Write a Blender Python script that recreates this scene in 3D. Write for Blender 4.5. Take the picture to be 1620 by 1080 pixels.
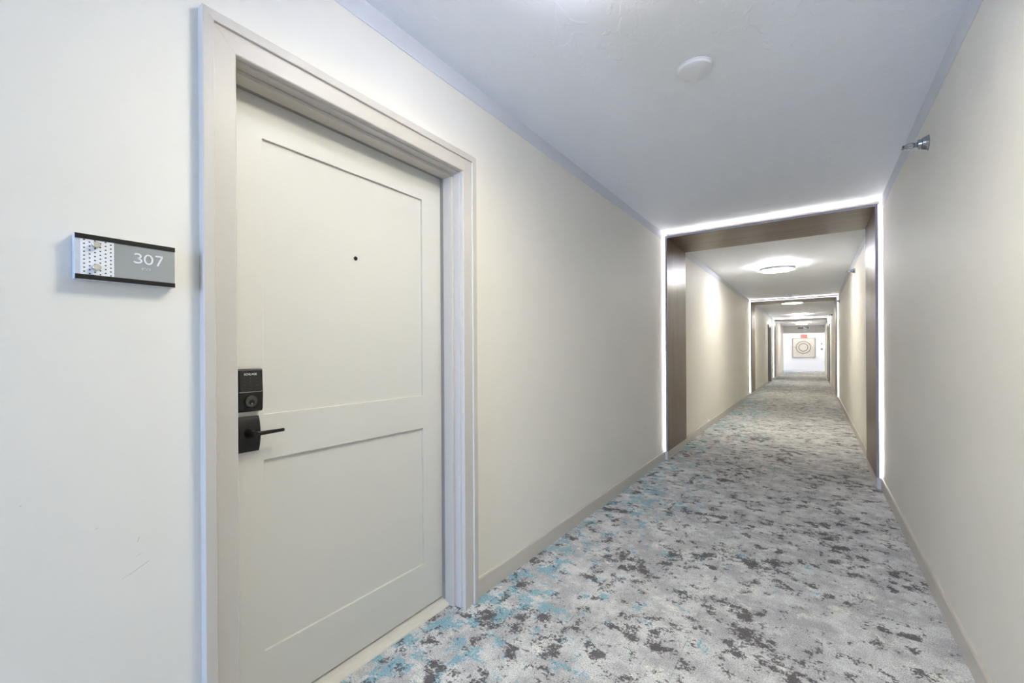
import bpy, bmesh, math, random
from mathutils import Vector, Matrix
random.seed(7)
for o in list(bpy.data.objects): bpy.data.objects.remove(o)
SC = bpy.context.scene
COL = SC.collection
PI = math.pi

# ------------------------------------------------------------------ camera, world, exposure
W, H = 1.916, 2.607            # corridor width and ceiling height (left wall X=0, right wall X=W, corridor runs along +Y)
cam_d = bpy.data.cameras.new('camera'); cam = bpy.data.objects.new('camera', cam_d); COL.objects.link(cam)
cam.location = (1.412, 0.0, 1.25)
cam.rotation_euler = (PI/2, 0.006, 0.6110)
cam_d.sensor_fit = 'HORIZONTAL'; cam_d.sensor_width = 36.0
cam_d.lens = 681.0/1620*36.0
cam_d.shift_y = 16.05/1620
cam_d.clip_start = 0.02; cam_d.clip_end = 200
SC.camera = cam
world = bpy.data.worlds.new('World'); SC.world = world; world.use_nodes = True
bg = world.node_tree.nodes['Background']
bg.inputs['Color'].default_value = (0.50, 0.68, 1.0, 1); bg.inputs['Strength'].default_value = 0.1
vs = SC.view_settings
SC.display_settings.display_device = 'sRGB'
vs.view_transform = 'Standard'; vs.look = 'None'; vs.gamma = 1.0; vs.use_curve_mapping = False
vs.exposure = 4.33
# daylight entering through the window at the corridor end behind the camera
Y_BACK, Y_HEAD, Y_ART = -8.0, 29.2, 31.0
sky_d = bpy.data.lights.new('window_daylight', 'AREA'); sky_d.shape = 'RECTANGLE'
sky_d.size = 1.40; sky_d.size_y = 1.88; sky_d.energy = 25; sky_d.color = (0.42, 0.60, 1.0)
sky = bpy.data.objects.new('window_daylight', sky_d); COL.objects.link(sky)
sky.location = (W/2, Y_BACK-0.03, 1.35); sky.rotation_euler = (-PI/2, 0, PI)
LAMP_NEAR, LAMP_DOWN, LAMP_UP, HALO_NEAR, LED, LED_TOP = 2.4, 2.5, 7.2, 3.9, 0.75, 1.4
WARM = (1.0, 0.96, 0.78); COOL = (0.93, 0.95, 1.0)

# ------------------------------------------------------------------ material helpers
def srgb(r, g, b):
    f = lambda v: ((v/255)/12.92 if v/255 <= 0.04045 else (((v/255)+0.055)/1.055)**2.4)
    return (f(r), f(g), f(b), 1)
class N:
    def __init__(s, name):
        s.m = bpy.data.materials.new(name); s.m.use_nodes = True; s.t = s.m.node_tree
        s.b = s.t.nodes['Principled BSDF']
    def n(s, kind, **kw):
        nd = s.t.nodes.new(kind)
        for k, v in kw.items(): setattr(nd, k, v)
        return nd
    def l(s, a, b): s.t.links.new(a, b)
    def v(s, nd, name, val): nd.inputs[name].default_value = val
    def math(s, op, a, b=None, c=None):
        nd = s.n('ShaderNodeMath', operation=op)
        for i, x in enumerate((a, b, c)):
            if x is None: continue
            if isinstance(x, (int, float)): nd.inputs[i].default_value = x
            else: s.l(x, nd.inputs[i])
        return nd.outputs[0]
    def noise(s, vec, scale, detail=2, rough=.5, dist=0):
        nd = s.n('ShaderNodeTexNoise'); s.v(nd, 'Scale', scale); s.v(nd, 'Detail', detail); s.v(nd, 'Roughness', rough); s.v(nd, 'Distortion', dist)
        if vec is not None: s.l(vec, nd.inputs['Vector'])
        return nd.outputs['Fac']
    def step(s, fac, a, b):
        nd = s.n('ShaderNodeMapRange', interpolation_type='SMOOTHSTEP'); s.l(fac, nd.inputs[0]); nd.inputs[1].default_value = a; nd.inputs[2].default_value = b
        return nd.outputs[0]
    def mix(s, fac, a, b):
        nd = s.n('ShaderNodeMix', data_type='RGBA')
        for sock, x in ((nd.inputs[0], fac), (nd.inputs[6], a), (nd.inputs[7], b)):
            if isinstance(x, (tuple, float, int)): sock.default_value = x
            else: s.l(x, sock)
        return nd.outputs[2]
    def bump(s, height, strength, distance=0.001):
        nd = s.n('ShaderNodeBump'); s.v(nd, 'Strength', strength); s.v(nd, 'Distance', distance); s.l(height, nd.inputs['Height']); s.l(nd.outputs[0], s.b.inputs['Normal'])
    def geo(s): return s.n('ShaderNodeNewGeometry').outputs['Position']
    def obj(s): return s.n('ShaderNodeTexCoord').outputs['Object']
def paint(name, col, rough=.5, bump=0.0, scale=400, metal=0.0, var=0.03, spec=.4):
    k = N(name); p = k.obj()
    big = k.noise(p, 1.7, 3, .6)
    k.l(k.mix(big, tuple(c*(1-var) for c in col[:3])+(1,), tuple(min(1, c*(1+var)) for c in col[:3])+(1,)), k.b.inputs['Base Color'])
    k.v(k.b, 'Roughness', rough); k.v(k.b, 'Metallic', metal); k.v(k.b, 'Specular IOR Level', spec)
    if bump: k.bump(k.noise(p, scale, 3, .6), bump)
    return k.m
def emit(name, col, strength, base=(.8, .8, .8, 1)):
    k = N(name); k.v(k.b, 'Base Color', base); k.v(k.b, 'Emission Color', tuple(col)+(1,)); k.v(k.b, 'Emission Strength', strength)
    k.v(k.b, 'Roughness', .6)
    return k.m

M = {}
def wall_mat(name, col, scuffs=()):
    k = N(name); p = k.geo()
    base = k.mix(k.noise(p, 0.9, 3, .6), tuple(c*.985 for c in col[:3])+(1,), tuple(min(1, c*1.015) for c in col[:3])+(1,))
    if scuffs:                                             # pencil-thin scuff marks: distance to short segments on the wall plane (Y,Z)
        sx = k.n('ShaderNodeSeparateXYZ'); k.l(p, sx.inputs[0]); y, z = sx.outputs[1], sx.outputs[2]
        tot = None
        for (y0, z0, y1, z1, w, a) in scuffs:
            L = math.hypot(y1-y0, z1-z0); ux, uz = (y1-y0)/L, (z1-z0)/L
            dy = k.math('SUBTRACT', y, y0); dz = k.math('SUBTRACT', z, z0)
            t = k.math('ADD', k.math('MULTIPLY', dy, ux), k.math('MULTIPLY', dz, uz))
            d = k.math('ABSOLUTE', k.math('SUBTRACT', k.math('MULTIPLY', dy, uz), k.math('MULTIPLY', dz, ux)))
            m_ = k.math('MULTIPLY', k.math('LESS_THAN', d, w), k.math('MULTIPLY', k.math('GREATER_THAN', t, 0.0), k.math('LESS_THAN', t, L)))
            m_ = k.math('MULTIPLY', m_, a); tot = m_ if tot is None else k.math('MAXIMUM', tot, m_)
        base = k.mix(tot, base, srgb(120, 112, 104))
    k.l(base, k.b.inputs['Base Color']); k.v(k.b, 'Roughness', .55); k.v(k.b, 'Specular IOR Level', .3)
    hgt = k.math('ADD', k.noise(p, 260, 1, .6), k.math('MULTIPLY', k.noise(p, 14, 1), .6))
    k.bump(hgt, .10, .001)
    return k.m
SCUFF = [(.333, .695, .372, .715, .0006, .55), (.318, .690, .336, .697, .0005, .35), (.349, .772, .353, .784, .0007, .4), (.345, .735, .36, .742, .0005, .25),
         (.27, .83, .276, .832, .0012, .2), (.15, .92, .154, .921, .001, .3)]
M['wall'] = wall_mat('wall_paint_cream', srgb(231, 227, 217), SCUFF)
M['wall_white'] = wall_mat('wall_paint_white', srgb(240, 240, 238))
def ceil_mat():
    k = N('ceiling_knockdown_paint'); p = k.geo()
    k.v(k.b, 'Base Color', srgb(241, 244, 249)); k.v(k.b, 'Roughness', .6); k.v(k.b, 'Specular IOR Level', .25)
    mp = k.n('ShaderNodeMapping'); k.l(p, mp.inputs[0]); mp.inputs['Scale'].default_value = (1, .55, 1)
    a = k.step(k.noise(mp.outputs[0], 13, 5, .6, .7), .52, .60); b = k.noise(p, 160, 3)
    k.bump(k.math('ADD', a, k.math('MULTIPLY', b, .25)), .5, .002)
    return k.m
M['ceiling'] = ceil_mat()
M['ceiling_band'] = paint('ceiling_edge_paint', srgb(216, 218, 222), .6, .05, 200, var=.005, spec=.25)
M['door'] = paint('door_paint_offwhite', srgb(213, 211, 204), .42, .03, 250, var=.012)
M['trim'] = paint('trim_paint_taupe', srgb(197, 191, 182), .42, .05, 300, var=.015, spec=.4)
M['base'] = paint('baseboard_paint_taupe', srgb(203, 197, 187), .4, .04, 300, var=.02)
M['base_lit'] = paint('baseboard_lit_white', srgb(236, 236, 234), .4, var=.01)  # white stands in for strong light on the taupe end baseboard
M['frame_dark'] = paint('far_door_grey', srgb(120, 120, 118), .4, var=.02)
M['gasket'] = paint('gasket_grey', srgb(150, 148, 143), .6, var=.02)
M['sill'] = paint('threshold_cream', srgb(214, 209, 198), .35, .1, 60, var=.05)
M['white'] = paint('plastic_white', srgb(236, 237, 240), .4, var=.005)
M['black_metal'] = paint('matte_black_metal', srgb(42, 41, 41), .38, .05, 500, .6, var=.06, spec=.5)
M['black_gloss'] = paint('black_glass', srgb(14, 14, 15), .12, var=.02, spec=.6)
M['dark_satin'] = paint('graphite_metal', srgb(84, 84, 82), .35, .05, 500, .75, var=.06)
M['key_grey'] = paint('keypad_print_grey', srgb(74, 72, 70), .5)
M['key_warm'] = paint('keypad_print_warm', srgb(86, 68, 54), .5)
M['print_white'] = paint('print_white', srgb(235, 236, 238), .5, var=.0)
M['chrome'] = paint('chrome', srgb(158, 163, 170), .16, metal=1.0, var=.02)
M['nickel'] = paint('brushed_nickel', srgb(205, 200, 190), .25, .1, 300, .9, var=.04)
M['lamp_ring'] = paint('lamp_ring_grey', srgb(96, 96, 97), .45, var=.01)
M['sign_black'] = paint('sign_bar_black', srgb(20, 17, 16), .35, .1, 120, var=.15)
M['sign_grey'] = paint('sign_plate_grey', srgb(158, 160, 157), .35, var=.01)
M['sign_white'] = paint('sign_insert_white', srgb(238, 240, 242), .4, var=.0)
M['sign_dot'] = paint('sign_dot_charcoal', srgb(62, 60, 62), .5, var=.05)
def acrylic():
    k = N('clear_acrylic_edge'); k.v(k.b, 'Base Color', srgb(228, 234, 240)); k.v(k.b, 'Roughness', .12); k.v(k.b, 'Transmission Weight', .25); k.v(k.b, 'IOR', 1.2)
    k.l(k.mix(k.noise(k.obj(), 30), srgb(222, 228, 236), srgb(234, 238, 242)), k.b.inputs['Base Color'])
    return k.m
M['acrylic'] = acrylic()
def wood(name, axis):
    k = N(name); p = k.obj()
    mp = k.n('ShaderNodeMapping'); k.l(p, mp.inputs[0])
    sc = [90, 90, 90]; sc[axis] = 2.2; mp.inputs['Scale'].default_value = sc
    mp2 = k.n('ShaderNodeMapping'); k.l(p, mp2.inputs[0]); sc2 = [24, 24, 24]; sc2[axis] = .7; mp2.inputs['Scale'].default_value = sc2
    fine = k.noise(mp.outputs[0], 1.6, 4, .65); wide = k.noise(mp2.outputs[0], 1.0, 3, .6, .4)
    g = k.math('ADD', k.math('MULTIPLY', fine, .5), k.math('MULTIPLY', wide, .5))
    k.l(k.mix(k.step(g, .33, .68), srgb(84, 63, 47), srgb(130, 103, 78)), k.b.inputs['Base Color'])
    k.v(k.b, 'Roughness', .36); k.v(k.b, 'Specular IOR Level', .55)
    k.bump(fine, .12, .001)
    return k.m
M['wood_v'] = wood('walnut_laminate_upright', 2); M['wood_h'] = wood('walnut_laminate_across', 0)
M['edge'] = paint('portal_edge_grey', srgb(128, 122, 124), .45, var=.03)
M['lamp_down'] = emit('lamp_diffuser', WARM, LAMP_DOWN); M['lamp_up'] = emit('lamp_halo', (.93, .92, 1.0), LAMP_UP); M['lamp_near'] = emit('lamp_diffuser_dimmed', WARM, LAMP_NEAR); M['lamp_lobby'] = emit('lamp_diffuser_lobby', (.97, .97, 1.0), 1.7)
M['led'] = emit('led_strip', (1.0, .97, .98), LED); M['led_top'] = emit('led_strip_overhead', (1.0, .97, .98), LED_TOP); M['halo_near'] = emit('lamp_halo_dimmed', (.93, .92, 1.0), HALO_NEAR)
M['exit_red'] = emit('exit_letters_red', (1.0, .14, .12), .30, (.5, .02, .02, 1))
M['exit_face'] = emit('exit_face', (1.0, .20, .18), .045, (.35, .05, .05, 1))
M['vent_dark'] = paint('vent_dark_grey', srgb(58, 56, 54), .5, var=.05)
M['art'] = paint('art_sand_relief', srgb(203, 196, 180), .7, .5, 45, var=.08)
M['art_line'] = paint('art_ring_taupe', srgb(128, 118, 100), .7, .3, 60, var=.08)
M['art_frame'] = paint('art_frame_olive', srgb(122, 114, 96), .5, var=.05)
M['glass'] = N('window_glass').m
gn = M['glass'].node_tree.nodes['Principled BSDF']; gn.inputs['Transmission Weight'].default_value = 1; gn.inputs['Roughness'].default_value = .02; gn.inputs['IOR'].default_value = 1.02
def carpet_mat():
    k = N('carpet_mottled')
    oi = k.n('ShaderNodeObjectInfo'); tc = k.geo()
    jump = k.math('MULTIPLY', k.math('GREATER_THAN', oi.outputs['Random'], .45), oi.outputs['Random'])       # some tiles are laid turned, so the print jumps at their seams
    cmb = k.n('ShaderNodeCombineXYZ'); k.l(k.math('MULTIPLY', jump, 37.0), cmb.inputs[0]); k.l(k.math('MULTIPLY', jump, 91.0), cmb.inputs[1])
    add = k.n('ShaderNodeVectorMath', operation='ADD'); k.l(tc, add.inputs[0]); k.l(cmb.outputs[0], add.inputs[1]); p = add.outputs[0]
    def shifted(dx, v=None):
        a = k.n('ShaderNodeVectorMath', operation='ADD'); k.l(v or p, a.inputs[0]); a.inputs[1].default_value = (dx, dx*1.7, dx*.3); return a.outputs[0]
    speck = k.noise(tc, 230, 2, .7); tuft = k.noise(tc, 80, 3, .75)
    tj = k.math('SUBTRACT', tuft, .5)
    cloud = k.noise(shifted(3, tc), 7.0, 4, .72)
    base = k.mix(k.step(cloud, .34, .68), srgb(174, 172, 173), srgb(214, 213, 211))
    cream = k.step(k.math('ADD', k.noise(shifted(11, tc), 8.0, 4, .72), k.math('MULTIPLY', tj, .45)), .58, .68)
    col = k.mix(k.math('MULTIPLY', cream, .75), base, srgb(228, 227, 217))
    sx = k.n('ShaderNodeSeparateXYZ'); k.l(tc, sx.inputs[0])
    zone = k.math('ADD', k.noise(tc, .8, 2), k.math('MULTIPLY', sx.outputs[0], -.28))          # the teal yarn is thicker towards one edge of the roll
    tealn = k.math('ADD', k.noise(shifted(23), 9.0, 4, .68), k.math('ADD', k.math('MULTIPLY', zone, .40), k.math('MULTIPLY', tj, .45)))
    col = k.mix(k.math('MULTIPLY', k.step(tealn, .70, .775), .85), col, srgb(128, 172, 186))
    darkbig = k.noise(shifted(41, tc), 2.6, 2, .5)
    darkn = k.math('ADD', k.math('ADD', k.math('MULTIPLY', k.noise(shifted(57), 11, 4, .62), .9), k.math('MULTIPLY', darkbig, .30)), k.math('MULTIPLY', tj, .46))
    fleck = k.math('ADD', k.noise(shifted(77), 30, 3, .6), k.math('ADD', k.math('MULTIPLY', tj, .45), k.math('MULTIPLY', k.math('SUBTRACT', darkbig, .5), .5)))
    dk = k.math('MAXIMUM', k.step(darkn, .648, .71), k.math('MULTIPLY', k.step(fleck, .640, .70), .85))
    col = k.mix(k.math('MULTIPLY', dk, .92), col, srgb(94, 89, 91))
    mul = k.n('ShaderNodeMix', data_type='RGBA', blend_type='MULTIPLY'); mul.inputs[0].default_value = 1
    k.l(col, mul.inputs[6]); g = k.step(speck, .32, .66)
    k.l(k.mix(g, (.66, .66, .66, 1), (1.38, 1.38, 1.38, 1)), mul.inputs[7])
    k.l(mul.outputs[2], k.b.inputs['Base Color']); k.v(k.b, 'Roughness', .95); k.v(k.b, 'Specular IOR Level', .1)
    k.bump(k.math('ADD', speck, k.math('MULTIPLY', tuft, .8)), .6, .004)
    return k.m
M['carpet'] = carpet_mat()

# ------------------------------------------------------------------ mesh helpers
def box(bm, x0, x1, y0, y1, z0, z1):
    vs_ = [bm.verts.new((x, y, z)) for x in (x0, x1) for y in (y0, y1) for z in (z0, z1)]
    for f in ((0, 1, 3, 2), (4, 6, 7, 5), (0, 4, 5, 1), (2, 3, 7, 6), (0, 2, 6, 4), (1, 5, 7, 3)): bm.faces.new([vs_[i] for i in f])
def lathe(bm, prof, seg=40, cap=True):
    """prof: (radius, z) pairs; revolved about local Z"""
    rings = [[bm.verts.new((r*math.cos(2*PI*i/seg), r*math.sin(2*PI*i/seg), z)) for i in range(seg)] if r > 1e-6 else [bm.verts.new((0, 0, z))] for r, z in prof]
    for a, b in zip(rings, rings[1:]):
        for i in range(seg):
            j = (i+1) % seg
            q = [a[i % len(a)], a[j % len(a)], b[j % len(b)], b[i % len(b)]]
            u = []
            for v in q:
                if v not in u: u.append(v)
            if len(u) > 2: bm.faces.new(u)
    if cap:
        for r in (rings[0], rings[-1]):
            if len(r) > 2: bm.faces.new(r)
def prism(bm, pts, d0, d1, mapf):
    """closed polygon pts in 2-D extruded from d0 to d1; mapf(u,v,d)->xyz"""
    a = [bm.verts.new(mapf(u, v, d0)) for u, v in pts]; b = [bm.verts.new(mapf(u, v, d1)) for u, v in pts]
    bm.faces.new(a); bm.faces.new(b[::-1])
    for i in range(len(pts)):
        j = (i+1) % len(pts); bm.faces.new((a[i], b[i], b[j], a[j]))
def ribbon(bm, pts, w, d0, d1, mapf, closed=False):
    """stroke of width w along a 2-D polyline, as a thin solid"""
    n = len(pts); L, R = [], []
    for i, (u, v) in enumerate(pts):
        if closed: a, b = pts[i-1], pts[(i+1) % n]
        else: a, b = pts[max(i-1, 0)], pts[min(i+1, n-1)]
        t = Vector((b[0]-a[0], b[1]-a[1])).normalized(); nx, ny = -t.y, t.x
        L.append((u+nx*w/2, v+ny*w/2)); R.append((u-nx*w/2, v-ny*w/2))
    V = [[[bm.verts.new(mapf(*q, d)) for q in S] for d in (d0, d1)] for S in (L, R)]
    m = n if closed else n-1
    for i in range(m):
        j = (i+1) % n
        bm.faces.new((V[0][1][i], V[1][1][i], V[1][1][j], V[0][1][j])); bm.faces.new((V[0][0][i], V[0][0][j], V[1][0][j], V[1][0][i]))
        bm.faces.new((V[0][0][i], V[0][1][i], V[0][1][j], V[0][0][j])); bm.faces.new((V[1][0][i], V[1][0][j], V[1][1][j], V[1][1][i]))
    if not closed:
        for i in (0, n-1): bm.faces.new((V[0][0][i], V[1][0][i], V[1][1][i], V[0][1][i]))
def obj(name, bm, mat, parent=None, smooth=False, bevel=0.0, loc=None, rot=None):
    bmesh.ops.recalc_face_normals(bm, faces=bm.faces)
    me = bpy.data.meshes.new(name); bm.to_mesh(me); bm.free(); me.materials.append(M[mat] if isinstance(mat, str) else mat)
    if smooth:
        for f in me.polygons: f.use_smooth = True
        me.set_sharp_from_angle(angle=math.radians(35))
    o = bpy.data.objects.new(name, me); COL.objects.link(o)
    if parent: o.parent = parent
    if loc is not None: o.location = loc
    if rot is not None: o.rotation_euler = rot
    if bevel:
        b = o.modifiers.new('bevel', 'BEVEL'); b.width = bevel; b.segments = 2; b.limit_method = 'ANGLE'
    return o
def boxes(name, mat, lst, parent=None, bevel=0.0):
    bm = bmesh.new()
    for b in lst: box(bm, *b)
    return obj(name, bm, mat, parent, bevel=bevel)
def empty(name, loc=(0, 0, 0), rot=(0, 0, 0), parent=None):
    o = bpy.data.objects.new(name, None); o.location = loc; o.rotation_euler = rot; o.empty_display_size = .05; COL.objects.link(o)
    if parent: o.parent = parent
    return o
def tag(o, label, cat, group=None):
    o['label'] = label; o['category'] = cat
    if group: o['group'] = group
    return o
def struct(o, label, cat):
    o['kind'] = 'structure'; o['label'] = label; o['category'] = cat; return o
def copy_tree(o, parent=None):
    c = o.copy(); COL.objects.link(c); c.parent = parent
    for ch in list(o.children): copy_tree(ch, c)
    return c
def text_mesh(name, body, size, mat, parent, origin, ydir, zdir, depth=.0006, spacing=1.0):
    cu = bpy.data.curves.new(name, 'FONT'); cu.body = body; cu.size = size; cu.align_x = 'CENTER'; cu.align_y = 'CENTER'; cu.extrude = depth/2; cu.resolution_u = 3; cu.space_character = spacing
    t = bpy.data.objects.new(name, cu); COL.objects.link(t)
    me = bpy.data.meshes.new_from_object(t.evaluated_get(bpy.context.evaluated_depsgraph_get())); bpy.data.objects.remove(t); bpy.data.curves.remove(cu)
    X, Y = Vector(ydir), Vector(zdir); Z = X.cross(Y); mm = Matrix((X, Y, Z)).transposed().to_4x4(); mm.translation = Vector(origin)
    me.transform(mm); me.materials.clear(); me.materials.append(M[mat])
    o = bpy.data.objects.new(name, me); COL.objects.link(o); o.parent = parent
    return o

# ------------------------------------------------------------------ the setting: walls, ceiling, floor
# door openings (clear width between jamb backs): left wall door_1 and door_2, right wall door_3
D1 = (.577, 1.579); D2 = (18.95, 19.95); D3 = (20.05, 21.05); DZ = 2.13; JB = .012
def wall_boxes(x0, x1, ya, yb, opens):
    L, y = [], ya
    for a, b in opens:
        L.append((x0, x1, y, a-JB, 0, H)); L.append((x0, x1, a-JB, b+JB, DZ+JB, H)); y = b+JB
    L.append((x0, x1, y, yb, 0, H)); return L
wl = struct(boxes('wall_left', 'wall', wall_boxes(-.17, 0, Y_BACK, Y_HEAD, [D1, D2])), 'long cream painted wall with the taupe framed door', 'wall')
wr = struct(boxes('wall_right', 'wall', wall_boxes(W, W+.17, Y_BACK, Y_HEAD, [D3])), 'long cream painted wall with the wall sprinklers', 'wall')
X0, X1 = -2.6, W+2.6
struct(boxes('ceiling', 'ceiling', [(-.17, W+.17, Y_BACK, Y_HEAD, H, H+.1), (X0, X1, Y_HEAD, Y_ART+.1, H, H+.1)]), 'pale blue-grey textured ceiling', 'ceiling')
struct(boxes('wall_end', 'wall_white', [(X0, X1, Y_ART, Y_ART+.12, 0, H)]), 'bright white wall at the far end carrying the square artwork', 'wall')
struct(boxes('wall_header', 'wall', [(-.02, W+.02, Y_HEAD-.10, Y_HEAD, 2.18, H)]), 'beige header dropped below the ceiling before the white end wall', 'wall')
struct(boxes('wall_lobby', 'wall_white', [(X0-.1, X0, Y_HEAD-.1, Y_ART+.1, 0, H), (X1, X1+.1, Y_HEAD-.1, Y_ART+.1, 0, H), (X0, -.17, Y_HEAD-.1, Y_HEAD, 0, H), (W+.17, X1, Y_HEAD-.1, Y_HEAD, 0, H)]), 'white return walls of the cross passage at the far end', 'wall')
# wall behind the camera with its window
wx0, wx1, wz0, wz1 = .20, W-.20, .35, 2.35
struct(boxes('wall_back', 'wall', [(-.17, wx0, Y_BACK-.12, Y_BACK, 0, H), (wx1, W+.17, Y_BACK-.12, Y_BACK, 0, H), (wx0, wx1, Y_BACK-.12, Y_BACK, 0, wz0), (wx0, wx1, Y_BACK-.12, Y_BACK, wz1, H)]), 'cream wall with a tall window behind the viewer', 'wall')
wn = struct(boxes('window_1', 'trim', [(wx0, wx0+.05, Y_BACK-.09, Y_BACK-.04, wz0, wz1), (wx1-.05, wx1, Y_BACK-.09, Y_BACK-.04, wz0, wz1), (wx0, wx1, Y_BACK-.09, Y_BACK-.04, wz0, wz0+.05), (wx0, wx1, Y_BACK-.09, Y_BACK-.04, wz1-.05, wz1)]), 'tall window behind the viewer', 'window')
boxes('pane', 'glass', [(wx0+.05, wx1-.05, Y_BACK-.068, Y_BACK-.062, wz0+.05, wz1-.05)], wn)
# strip of ceiling paint carried down onto both walls
struct(boxes('trim_1', 'ceiling_band', [(0, .0025, Y_BACK, Y_HEAD-.1, H-.085, H)]), 'ceiling-coloured painted strip along the top of the wall with the door', 'trim')
struct(boxes('trim_2', 'ceiling_band', [(W-.0025, W, Y_BACK, Y_HEAD-.1, H-.11, H)]), 'ceiling-coloured painted strip along the top of the wall with the sprinklers', 'trim')
# baseboards
CW = .092
def base_run(left, spans):
    bm = bmesh.new()
    for a, b in spans:
        prof = [(0, 0), (.013, 0), (.013, .088), (.009, .096), (0, .096)]
        f = (lambda u, v, d: (u, d, v)) if left else (lambda u, v, d: (W-u, d, v))
        prism(bm, prof, a, b, f)
    return bm
struct(obj('baseboard_left', base_run(True, [(Y_BACK, D1[0]-CW), (D1[1]+CW, D2[0]-CW), (D2[1]+CW, Y_HEAD)]), 'base'), 'taupe baseboard along the wall with the door', 'baseboard')
struct(obj('baseboard_right', base_run(False, [(Y_BACK, D3[0]-CW), (D3[1]+CW, Y_HEAD)]), 'base'), 'taupe baseboard along the wall with the sprinklers', 'baseboard')
struct(boxes('baseboard_end', 'base_lit', [(X0, X1, Y_ART-.014, Y_ART, 0, .10)]), 'baseboard under the artwork wall, whitened as if strongly lit', 'baseboard')
# floor: carpet tiles near, continuous carpet beyond
TY0, TR, TL = -1.0, 32, .50
TW = W/4
YE = TY0+TR*TL
bm = bmesh.new(); box(bm, -.20, W+.20, Y_BACK-.1, TY0, -.12, 0); box(bm, -.20, W+.20, TY0, YE, -.12, -.0075); box(bm, -.20, W+.20, YE, Y_HEAD, -.12, 0); box(bm, X0, X1, Y_HEAD, Y_ART+.1, -.12, 0)
box(bm, -.125, -.0005, D1[0], D1[1], -.0075, 0)
fl = struct(obj('floor', bm, 'carpet'), 'grey mottled carpet with teal and charcoal blotches', 'carpet floor')
bm = bmesh.new(); g = .0006; box(bm, g, TW-g, g, TL-g, -.0075, 0); 
tm = None
for i in range(TR):
    for j in range(4):
        if tm is None: t = obj('carpet_tile', bm, 'carpet', fl); tm = t.data
        else: t = bpy.data.objects.new('carpet_tile', tm); COL.objects.link(t); t.parent = fl
        t.location = (j*TW, TY0+i*TL, random.uniform(-.0003, .0003))

# ------------------------------------------------------------------ doors with casing
def make_door(n, left, op, door_label, trim_label, detail=False, tm='trim', dm='door'):
    fx = (lambda d: d) if left else (lambda d: W-d)
    ya, yb = op
    def bxs(name, mat, L, parent, bevel=0):                    # boxes given as (d0,d1,y0,y1,z0,z1), d = distance out of the wall into the corridor
        return boxes(name, mat, [(min(fx(a), fx(b)), max(fx(a), fx(b)), c, d, e, f) for a, b, c, d, e, f in L], parent, bevel)
    tr = struct(empty('trim_%d' % (n+2), (fx(0), (ya+yb)/2, 0)), trim_label, 'door frame')
    def place(o): o.matrix_parent_inverse = tr.matrix_basis.inverted(); return o
    prof = [(0, 0), (0, .0185), (.0015, .0205), (.004, .0215), (.060, .0235), (.0605, .030), (.062, .0315), (.088, .0315), (.090, .030), (.090, 0)]
    corners = lambda w: [(ya-w, 0), (ya-w, DZ+w), (yb+w, DZ+w), (yb+w, 0)]
    for seg, nm in ((0, 'casing_leg'), (1, 'casing_head'), (2, 'casing_leg')):
        bm = bmesh.new(); A = [bm.verts.new((fx(d), *corners(w)[seg])) for w, d in prof]; Bv = [bm.verts.new((fx(d), *corners(w)[seg+1])) for w, d in prof]
        for i in range(len(prof)):
            j = (i+1) % len(prof); bm.faces.new((A[i], A[j], Bv[j], Bv[i]))
        bm.faces.new(A[::-1]); bm.faces.new(Bv)
        place(obj(nm, bm, tm, tr, bevel=.0006))
    j0, j1, jz = ya+.006, yb-.006, DZ-.006                      # jamb faces, a small reveal inside the casing
    for L in ([(-.165, -.0, ya-.010, j0, 0, jz)], [(-.165, -.0, j1, yb+.010, 0, jz)]): place(bxs('jamb', tm, L, tr, .001))
    place(bxs('jamb_head', tm, [(-.165, 0, ya-.010, yb+.010, jz, DZ+.010)], tr, .001))
    for L in ([(-.094, -.036, j0, j0+.014, 0, jz-.014)], [(-.094, -.036, j1-.014, j1, 0, jz-.014)], [(-.094, -.036, j0, j1, jz-.014, jz)]): place(bxs('door_stop', tm, L, tr, .0015))
    for L in ([(-.119, -.0945, j0, j0+.009, 0, jz-.009)], [(-.119, -.0945, j1-.009, j1, 0, jz-.009)], [(-.119, -.0945, j0, j1, jz-.009, jz)]): place(bxs('gasket', 'gasket', L, tr))
    if detail:
        for z in (.10, .24, .62, 1.05, 1.42, 1.80):
            bm = bmesh.new(); lathe(bm, [(0, .0), (.0032, .0), (.0032, .0012), (0, .0016)], 10)
            place(obj('nail_head', bm, 'nickel', tr, loc=(fx(-.107), j1-.009, z), rot=(PI/2, 0, 0)))
    bm = bmesh.new(); prism(bm, [(-.165, 0), (-.066, 0), (-.069, .006), (-.077, .0115), (-.094, .0145), (-.100, .0175), (-.165, .0175)], j0, j1, lambda u, v, d: (fx(u), d, v))
    place(obj('threshold', bm, 'sill', tr, bevel=.001))
    # leaf: stiles and rails around two recessed flat panels
    s0, s1, z0, z1 = j0+.003, j1-.003, .0265, jz-.004
    ys = [s0, s0+.128, s1-.128, s1]; zs = [z0, .237, .887, 1.042, 1.980, z1]
    bm = bmesh.new(); gv = [[bm.verts.new((fx(-.120), y, z)) for z in zs] for y in ys]; fs = []
    for i in range(3):
        for k_ in range(5):
            if i == 1 and k_ in (1, 3): continue
            fs.append(bm.faces.new((gv[i][k_], gv[i+1][k_], gv[i+1][k_+1], gv[i][k_+1])))
    r = bmesh.ops.extrude_face_region(bm, geom=fs); dv = [v for v in r['geom'] if isinstance(v, bmesh.types.BMVert)]
    for v in dv: v.co.x = fx(-.160)
    leaf = struct(obj('door_%d' % n, bm, dm, bevel=.0012), door_label, 'door')
    bxs('door_panel', dm, [(-.152, -.1295, ys[1]-.01, ys[2]+.01, zs[3]-.01, zs[4]+.01)], leaf)
    bxs('door_panel', dm, [(-.152, -.1295, ys[1]-.01, ys[2]+.01, zs[1]-.01, zs[2]+.01)], leaf)
    return leaf, s0
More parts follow.
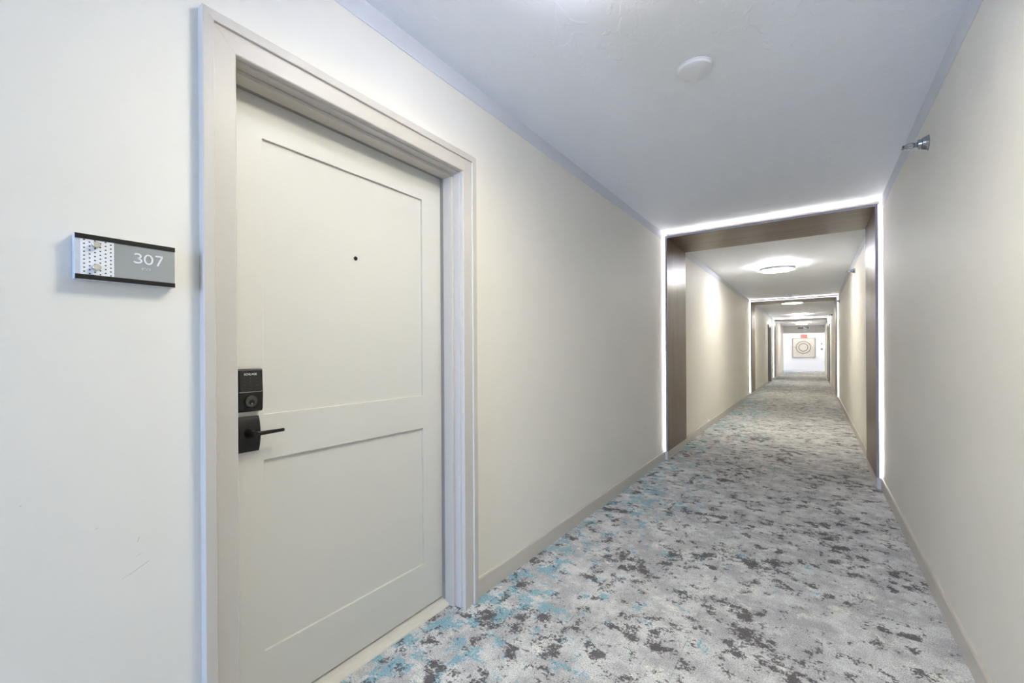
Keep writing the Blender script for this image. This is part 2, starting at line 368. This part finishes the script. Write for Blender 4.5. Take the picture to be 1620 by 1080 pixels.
leaf, s0 = make_door(1, True, D1, 'off-white two-panel apartment door with black keypad lock and lever', 'taupe casing and jamb around the near apartment door', True)
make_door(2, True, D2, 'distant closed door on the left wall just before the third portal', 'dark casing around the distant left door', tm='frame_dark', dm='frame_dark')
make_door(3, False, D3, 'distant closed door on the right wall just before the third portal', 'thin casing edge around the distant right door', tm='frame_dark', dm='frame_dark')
# peephole on the upper panel
bm = bmesh.new(); lathe(bm, [(0, 0), (.0085, 0), (.0085, .002), (.0068, .0032), (.0058, .0022), (0, .0016)], 24)
pe = obj('peephole', bm, 'black_metal', leaf, True, loc=(-.1297, 1.083, 1.637), rot=(0, PI/2, 0)); pe['label'] = 'black door viewer'
bm = bmesh.new(); lathe(bm, [(0.0052, 0), (.004, .0014), (0, .002)], 20); obj('lens', bm, 'black_gloss', pe, True, loc=(0, 0, .0018))
# keypad deadbolt: body, glass, print, rim, cylinder
lc = s0+.076                                                    # centre of the lock column
F = -.120
def rounded(y0, y1, z0, z1, r, seg=5):
    P = []
    for cy, cz, a0 in ((y1-r, z1-r, 0), (y0+r, z1-r, PI/2), (y0+r, z0+r, PI), (y1-r, z0+r, 1.5*PI)):
        for i in range(seg+1):
            a = a0+PI/2*i/seg; P.append((cy+r*math.cos(a), cz+r*math.sin(a)))
    return P
PX = lambda u, v, d: (d, u, v)
db = empty('deadbolt', (F, lc, 1.128), parent=leaf); db['label'] = 'black touchscreen keypad deadbolt'
def dpart(name, bm, mat, smooth=False, bevel=0, par=None):
    o = obj(name, bm, mat, par or db, smooth, bevel); o.matrix_parent_inverse = Matrix.Translation(-(par or db).location); return o
bm = bmesh.new(); w = .0385; zb, zt = 1.0585, 1.1985
prism(bm, [(F, zb), (F+.019, zb), (F+.024, zb+.008), (F+.0265, zb+.055), (F+.0255, zb+.075), (F+.022, zt-.004), (F+.019, zt), (F, zt)], lc-w, lc+w, lambda u, v, d: (u, d, v))
dpart('body', bm, 'black_metal', bevel=.002)
def slant(u, v, d): return (F+.0262-.0045*max(0, (v-1.125))/.07+d, u, v)
bm = bmesh.new(); prism(bm, rounded(lc-w+.006, lc+w-.006, 1.125, 1.191, .005), -.0035, .0012, slant); dpart('touch_glass', bm, 'black_gloss')
bm = bmesh.new(); ribbon(bm, [(lc-w+.003, 1.1235), (lc+w-.008, 1.1235), (lc+w-.0045, 1.1265)], .0013, -.003, .0016, slant); dpart('glass_rim', bm, 'nickel')
text_mesh('lettering', 'SCHLAGE', .0088, 'print_white', db, slant(lc, 1.181, .0012), (0, 1, 0), (0, 0, 1), .0005, 1.05).matrix_parent_inverse = Matrix.Translation(-db.location)
for i, r_ in enumerate(('369', '2580', '147')):
    for k_, ch in enumerate(r_):
        o = text_mesh('key_digit', ch, .0062, 'key_warm' if i == 0 else 'key_grey', db, slant(lc+(.019, -.0005, -.019)[i], 1.168-.0115*k_, .0012), (0, 1, 0), (0, 0, 1), .0004)
        o.matrix_parent_inverse = Matrix.Translation(-db.location)
for nm, mt, prof, dy, dz in (('cylinder', 'dark_satin', [(.0205, 0), (.0205, .004), (.0185, .0085), (.0150, .0095), (.0148, .0088), (0, .0088)], .004, 0), ('keyway', 'black_metal', [(.0085, .0086), (.0085, .0100), (.0070, .0104), (0, .0104)], .004, -.002), ('key_slot', 'nickel', [(.0022, .0104), (.0022, .0110), (0, .0110)], .004, -.007)):
    bm = bmesh.new(); lathe(bm, prof, 32)
    o = obj(nm, bm, mt, db, True, loc=(F+.0235, lc+dy-.004, 1.0925+dz), rot=(0, PI/2, 0)); o.matrix_parent_inverse = Matrix.Translation(-db.location)
# lever set: arched rose, neck, lever
lv = empty('lever_handle', (F, lc, .982), parent=leaf); lv['label'] = 'black lever handle on an arched plate'
def lpart(name, bm, mat, smooth=False, bevel=0): 
    o = obj(name, bm, mat, lv, smooth, bevel); o.matrix_parent_inverse = Matrix.Translation(-lv.location); return o
bm = bmesh.new(); zc, zh = .983, .0585; n_ = 14
arc = [(F+.006+.013*math.cos(PI/2*(-1+2*i/n_))**.8, zc-zh+2*zh*i/n_) for i in range(n_+1)]
prism(bm, [(F, zc-zh)]+arc+[(F, zc+zh)], lc-.0335, lc+.0335, lambda u, v, d: (u, d, v)); lpart('rose', bm, 'black_metal', True, .0015)
bm = bmesh.new(); lathe(bm, [(.0175, 0), (.0165, .010), (.0120, .018), (.0105, .030), (.0105, .046), (.009, .048), (0, .048)], 28)
o = obj('neck', bm, 'black_metal', lv, True, loc=(F+.012, lc, .988), rot=(0, PI/2, 0)); o.matrix_parent_inverse = Matrix.Translation(-lv.location)
bm = bmesh.new()
path = [(F+.050, lc-.008, .0075), (F+.053, lc+.006, .0078), (F+.053, lc+.03, .0068), (F+.051, lc+.07, .0058), (F+.049, lc+.094, .0056), (F+.0485, lc+.0965, .0035)]
prev = None
for x, y, r_ in path:
    ring = [bm.verts.new((x+.62*r_*math.cos(2*PI*i/14), y, .989+r_*math.sin(2*PI*i/14))) for i in range(14)]
    if prev:
        for i in range(14): bm.faces.new((prev[i], prev[(i+1) % 14], ring[(i+1) % 14], ring[i]))
    else: bm.faces.new(ring)
    prev = ring
bm.faces.new(prev); lpart('lever', bm, 'black_metal', True)

# ------------------------------------------------------------------ room number sign
SY0, SY1, SZ0, SZ1 = .2335, .4225, 1.4245, 1.5295
sg = tag(empty('room_sign', (0, (SY0+SY1)/2, SZ0)), 'grey room number sign reading 307 with black bars and dotted panel', 'sign')
def spart(name, bm, mat, smooth=False, bevel=0.0, par=None):
    o = obj(name, bm, mat, par or sg, smooth, bevel); o.matrix_parent_inverse = Matrix.Translation(-sg.location); return o
def sbox(name, mat, *b, bevel=0.0):
    bm = bmesh.new(); box(bm, *b); return spart(name, bm, mat, bevel=bevel)
sbox('acrylic_back', 'acrylic', .002, .0270, SY0, SY1, SZ0, SZ1, bevel=.0005)
BH = .0112
sbox('bar', 'sign_black', .0271, .0296, SY0, SY1, SZ1-BH, SZ1, bevel=.0004)
sbox('bar', 'sign_black', .0271, .0296, SY0, SY1, SZ0, SZ0+BH, bevel=.0004)
YI = SY0+.009; YM = YI+.059
ins = sbox('dotted_insert', 'sign_white', .0271, .0277, YI, YM, SZ0+BH, SZ1-BH)
sbox('grey_plate', 'sign_grey', .0271, .0279, YM, SY1-.0006, SZ0+BH, SZ1-BH)
bm = bmesh.new(); cz0, cz1 = SZ0+BH, SZ1-BH
for i in range(6):
    yy = YI+.0065+i*.0093
    for k_ in range(10):
        zz = cz1-.002-k_*.0092-(.0046 if i % 2 else 0)
        if zz < cz0+.0012: continue
        prism(bm, [(yy+.0017*math.cos(a*PI/5), zz+.0017*math.sin(a*PI/5)) for a in range(10)], .0276, .0279, PX)
o = spart('dots', bm, 'sign_dot'); o['kind'] = 'stuff'
for zz in (1.5065, 1.4535):
    bm = bmesh.new(); lathe(bm, [(.0072, 0), (.0072, .0105), (.0064, .0115), (0, .0115)], 24)
    o = obj('standoff_cap', bm, 'nickel', sg, True, loc=(.0278, YI+.0265, zz), rot=(0, PI/2, 0)); o.matrix_parent_inverse = Matrix.Translation(-sg.location)
def arcpts(cx, cy, rx, ry, a0, a1, n=18): return [(cx+rx*math.cos(math.radians(a0+(a1-a0)*i/n)), cy+ry*math.sin(math.radians(a0+(a1-a0)*i/n))) for i in range(n+1)]
nz, nh, sw = 1.4755, .0262, .0036                             # baseline, figure height, stroke
y3, y0_, y7 = .3385, .3590, .3808
def num(name, strokes, closed=False):
    bm = bmesh.new()
    for st in strokes: ribbon(bm, st, sw, .0278, .0294, PX, closed)
    return spart(name, bm, 'print_white')
up = arcpts(y3+.0065, nz+nh*.735, .0066, nh*.265-sw/2, 148, -90); lo = arcpts(y3+.0065, nz+nh*.275+sw*.1, .0080, nh*.275-sw/2, 90, -148)
num('numeral', [up, lo])
num('numeral', [arcpts(y0_+.0080, nz+nh/2, .0078, nh/2-sw/2, 0, 345, 23)], True)
num('numeral', [[(y7, nz+nh-sw/2), (y7+.0150, nz+nh-sw/2)], [(y7+.0140, nz+nh-sw*.7), (y7+.0042, nz)]])
bm = bmesh.new()
for c0, cell in zip((.3535, .3585, .3635, .3685), ((1, 3, 4, 5), (0, 3), (1, 2, 3), (0, 2, 3, 5))):       # number sign + digits in raised dots
    for d_ in cell:
        yy, zz = c0+.0020*(d_ // 3), 1.4660-.0020*(d_ % 3)
        prism(bm, [(yy+.0007*math.cos(a*PI/4), zz+.0007*math.sin(a*PI/4)) for a in range(8)], .0279, .0287, PX)
o = spart('braille', bm, 'print_white'); o['kind'] = 'stuff'

# ------------------------------------------------------------------ ceiling things
def make_lamp():
    r = empty('ceiling_lamp')
    bm = bmesh.new(); lathe(bm, [(.13, 0), (.13, -.050), (0, -.050)], 32); obj('canopy', bm, 'white', r, True)
    bm = bmesh.new(); lathe(bm, [(.232, -.047), (.246, -.045), (.247, -.050), (.2465, -.088), (.238, -.0885), (.236, -.052)], 64, False); obj('ring', bm, 'lamp_ring', r, True)
    bm = bmesh.new(); lathe(bm, [(.236, -.0505), (0, -.0505)], 48, False); obj('back_plate', bm, 'white', r)
    bm = bmesh.new(); lathe(bm, [(.237, -.0860), (.225, -.0900), (0, -.0915)], 32, False); o = obj('diffuser', bm, 'lamp_down', r, True); o['label'] = 'glowing white diffuser disc'
    bm = bmesh.new(); lathe(bm, [(.150, -.0475), (.228, -.0475)], 32, False); o = obj('halo_ring', bm, 'lamp_up', r); o['label'] = 'glowing ring that lights the ceiling'
    return r
lamp = make_lamp()
LX = .942
lamps = [(LX, 1.15, 'round ceiling lamp just above the viewer, nearest of the row'),
         (LX, 8.05, 'round glowing ceiling lamp seen through the first portal, largest in view'),
         (LX, 13.98, 'round glowing ceiling lamp just inside the second portal'),
         (LX, 19.75, 'round glowing ceiling lamp just before the third portal, mostly its ceiling glow visible'),
         (LX, 25.6, 'round glowing ceiling lamp beyond the third portal, above the dark vent'),
         (LX, 30.15, 'round ceiling lamp over the white end wall behind the header'),
         (-1.1, 30.15, 'added unseen lamp left of the artwork, brightens the end wall'), (3.0, 30.15, 'added unseen lamp right of the artwork, brightens the end wall')]  # the two side lamps are added out of view to brighten the end wall
for i, (x, y, lb) in enumerate(lamps):
    o = lamp if i == 0 else copy_tree(lamp)
    if i > 4:                                                   # the cross passage lamp and the two added beside it are weaker
        for ch in o.children:
            if ch.name.startswith('diffuser'): ch.data = ch.data.copy(); ch.data.materials[0] = M['lamp_lobby']
    o.location = (x, y, H); tag(o, lb, 'ceiling lamp', 'round ceiling lamps')
bm = bmesh.new(); lathe(bm, [(.250, -.050), (.250, -.145), (.246, -.145), (.246, -.050)], 48, False); obj('added_cutoff_skirt', bm, 'lamp_ring', lamp, True)   # added unseen skirt, keeps the near lamp's light off the upper walls
for ch in lamp.children:                                        # the lamp above the viewer is dimmed
    if ch.name.startswith('diffuser'): ch.data = ch.data.copy(); ch.data.materials[0] = M['lamp_near']
    if ch.name.startswith('halo'): ch.data = ch.data.copy(); ch.data.materials[0] = M['halo_near']
cv = tag(empty('ceiling_cover', (.952, 2.205, H)), 'plain white round cover plate on the ceiling nearest the viewer', 'cover plate')
bm = bmesh.new(); lathe(bm, [(.079, 0), (.079, -.006), (.074, -.013), (.060, -.0165), (.030, -.0165), (0, -.0165)], 48); obj('cap', bm, 'white', cv, True)
bm = bmesh.new(); lathe(bm, [(.083, 0), (.083, -.003), (.079, -.003)], 48, False); obj('rim', bm, 'white', cv, True)
sd = tag(empty('smoke_detector', (.925, 12.50, H)), 'white round smoke detector in front of the second portal', 'smoke detector')
bm = bmesh.new(); lathe(bm, [(.075, 0), (.075, -.018), (.068, -.024), (.064, -.024)], 32, False); obj('base', bm, 'white', sd, True)
bm = bmesh.new(); lathe(bm, [(.064, -.02), (.064, -.046), (.055, -.060), (.020, -.066), (0, -.066)], 32, False); obj('chamber', bm, 'white', sd, True)
# ------------------------------------------------------------------ sidewall sprinklers
def make_sprinkler():
    r = empty('sprinkler')                                      # local -X points out of the wall
    rot = (0, -PI/2, 0)
    bm = bmesh.new(); lathe(bm, [(.041, 0), (.041, .002), (.038, .005), (.034, .014), (.030, .026), (.0255, .028), (.0245, .042), (.020, .044), (.0, .044)], 40); obj('escutcheon', bm, 'chrome', r, True, rot=rot)
    bm = bmesh.new(); lathe(bm, [(.013, .040), (.013, .054), (.009, .056), (.009, .060), (0, .060)], 8); obj('wrench_boss', bm, 'chrome', r, rot=rot)
    for s in (-1, 1):
        bm = bmesh.new(); P = [(-.054, s*.010), (-.066, s*.0145), (-.082, s*.0125), (-.094, s*.004)]
        ribbon(bm, P, .0045, -.0035, .0035, lambda u, v, d: (u, d, v)); obj('frame_arm', bm, 'chrome', r, bevel=.0008)
    bm = bmesh.new(); lathe(bm, [(0, .058), (.003, .058), (.0032, .076), (.0045, .080), (.0045, .096), (0, .096)], 12); obj('bulb', bm, 'nickel', r, True, rot=rot)
    bm = bmesh.new(); box(bm, -.104, -.094, -.012, .012, .004, .0062); box(bm, -.1015, -.0985, -.012, .012, -.010, .006); box(bm, -.108, -.094, -.010, .010, -.0105, -.0085); obj('deflector', bm, 'dark_satin', r, bevel=.0006)
    return r
sp = make_sprinkler()
for i, (y, z, lb) in enumerate([(3.14, 2.345, 'chrome sidewall sprinkler before the first portal, nearest and largest'), (8.02, 2.40, 'chrome sidewall sprinkler between the first and second portals, beside the nearest glowing lamp'),
                                (12.65, 2.39, 'chrome sidewall sprinkler just in front of the second portal'), (17.2, 2.375, 'small sidewall sprinkler between the second and third portals'), (20.9, 2.37, 'tiny sidewall sprinkler just in front of the third portal')]):
    o = sp if i == 0 else copy_tree(sp)
    o.location = (W, y, z); tag(o, lb, 'sprinkler', 'sidewall sprinklers')

# ------------------------------------------------------------------ wood-lined portals with light strips
GAP, TH, PZ, DEP = .024, .022, 2.555, .88
def make_portal():
    r = empty('wood_portal')
    zb = .100
    for a, b in ((GAP, GAP+TH), (W-GAP-TH, W-GAP)):
        boxes('post', 'wood_v', [(a, b, .003, DEP, zb, PZ-TH)], r)
        boxes('edge_strip', 'edge', [(a, b, 0, .003, zb, PZ)], r)
    boxes('header', 'wood_h', [(GAP, W-GAP, .003, DEP, PZ-TH, PZ)], r)
    boxes('edge_strip', 'edge', [(GAP+TH, W-GAP-TH, 0, .003, PZ-TH, PZ)], r)
    boxes('base', 'base', [(.0135, GAP+TH-.004, 0.002, DEP, 0, .099)], r); boxes('base', 'base', [(W-GAP-TH+.004, W-.0135, 0.002, DEP, 0, .099)], r)
    for b in ((.0026, GAP-.001, .030, .034, .101, PZ), (W-GAP+.001, W-.0028, .030, .034, .101, PZ), (GAP, W-GAP, .026, .050, PZ, PZ+.005)):
        o = boxes('light_strip', 'led_top' if b[4] > 2 else 'led', [b], r); o['label'] = 'bright white light strip in the gap'
    for b in ((.0026, GAP-.001, .035, DEP, .101, PZ), (W-GAP+.001, W-.0028, .035, DEP, .101, PZ), (GAP, W-GAP, .40, DEP, PZ+.002, H-.001)): boxes('batten', 'edge', [b], r)
    return r
pt = make_portal()
for i, (y, lb) in enumerate([(5.04, 'walnut-lined portal with glowing edges, nearest and largest of the row'), (13.17, 'walnut-lined portal with glowing edges, second of the row'), (21.5, 'walnut-lined portal with glowing edges, farthest of the row')]):
    o = pt if i == 0 else copy_tree(pt)
    o.location = (0, y, 0); tag(o, lb, 'portal', 'walnut portals')

# ------------------------------------------------------------------ far end: vent, exit sign, artwork, wall devices
yv = Y_HEAD-.10
vt = tag(empty('air_vent', (.955, yv, 2.44)), 'dark linear air vent high on the beige header', 'vent')
boxes('frame', 'vent_dark', [(-.25, .25, -.012, 0, .0, .012), (-.25, .25, -.012, 0, .068, .080), (-.25, -.238, -.012, 0, .012, .068), (.238, .25, -.012, 0, .012, .068)], vt)
boxes('backing', 'black_gloss', [(-.238, .238, -.003, 0, .012, .068)], vt)
for k_ in range(4):
    boxes('slat', 'vent_dark', [(-.238, .238, -.010, -.004, .018+.012*k_, .022+.012*k_)], vt)
ex = tag(empty('exit_sign', (.985, 28.55, 1.90)), 'red glowing EXIT sign hanging in front of the artwork wall', 'exit sign')
boxes('housing', 'white', [(-.165, .165, -.02, .02, 0, .205)], ex, .004)
boxes('face', 'exit_face', [(-.155, .155, -.0215, -.0202, .010, .195)], ex)
boxes('stem', 'white', [(-.012, .012, -.012, .012, .205, H-1.90)], ex)
text_mesh('lettering', 'EXIT', .155, 'exit_red', ex, (0, -.0222, .10), (1, 0, 0), (0, 0, 1), .001, 1.05)
aw = 1.13; ah = 1.15
ar = tag(empty('artwork', (.937, Y_ART, .80)), 'square sand-coloured relief artwork with concentric rings', 'artwork')
boxes('panel', 'art', [(-aw/2+.02, aw/2-.02, -.035, 0, .02, ah-.02)], ar)
for b in ((-aw/2, aw/2, -.055, 0, 0, .022), (-aw/2, aw/2, -.055, 0, ah-.022, ah), (-aw/2, -aw/2+.022, -.055, 0, .022, ah-.022), (aw/2-.022, aw/2, -.055, 0, .022, ah-.022)): boxes('frame_bar', 'art_frame', [b], ar)
for rr, ww in ((.355, .040), (.225, .042)):
    bm = bmesh.new(); ribbon(bm, arcpts(-.02, .60, rr, rr, 0, 352, 44), ww, -.0345, -.048, lambda u, v, d: (u, d, v), True); obj('ring', bm, 'art_line', ar)
for a in (-4, 30, 76, 125, 178, 222, 265, 318):
    bm = bmesh.new(); c_, s_ = math.cos(math.radians(a)), math.sin(math.radians(a)); L_ = .52 if a in (-4, 178) else .47
    ribbon(bm, [(-.02+.375*c_, .60+.375*s_), (-.02+L_*c_, .60+L_*s_)], .012, -.0345, -.041, lambda u, v, d: (u, d, v)); obj('ray', bm, 'art_line', ar)
fa = tag(empty('fire_alarm', (1.80, Y_ART, 1.60)), 'small pale alarm strobe beside the artwork', 'fire alarm')
boxes('plate', 'white', [(-.06, .06, -.02, 0, -.08, .08)], fa, .004); boxes('lens', 'sign_grey', [(-.03, .03, -.045, -.0205, -.05, .05)], fa, .006)
th = tag(empty('wall_control', (1.81, Y_ART, 1.29)), 'small grey wall control below the alarm strobe', 'wall control')
boxes('case', 'sign_grey', [(-.045, .045, -.025, 0, -.06, .06)], th, .004); boxes('button', 'dark_satin', [(-.015, .015, -.03, -.0255, -.02, .02)], th, .002)
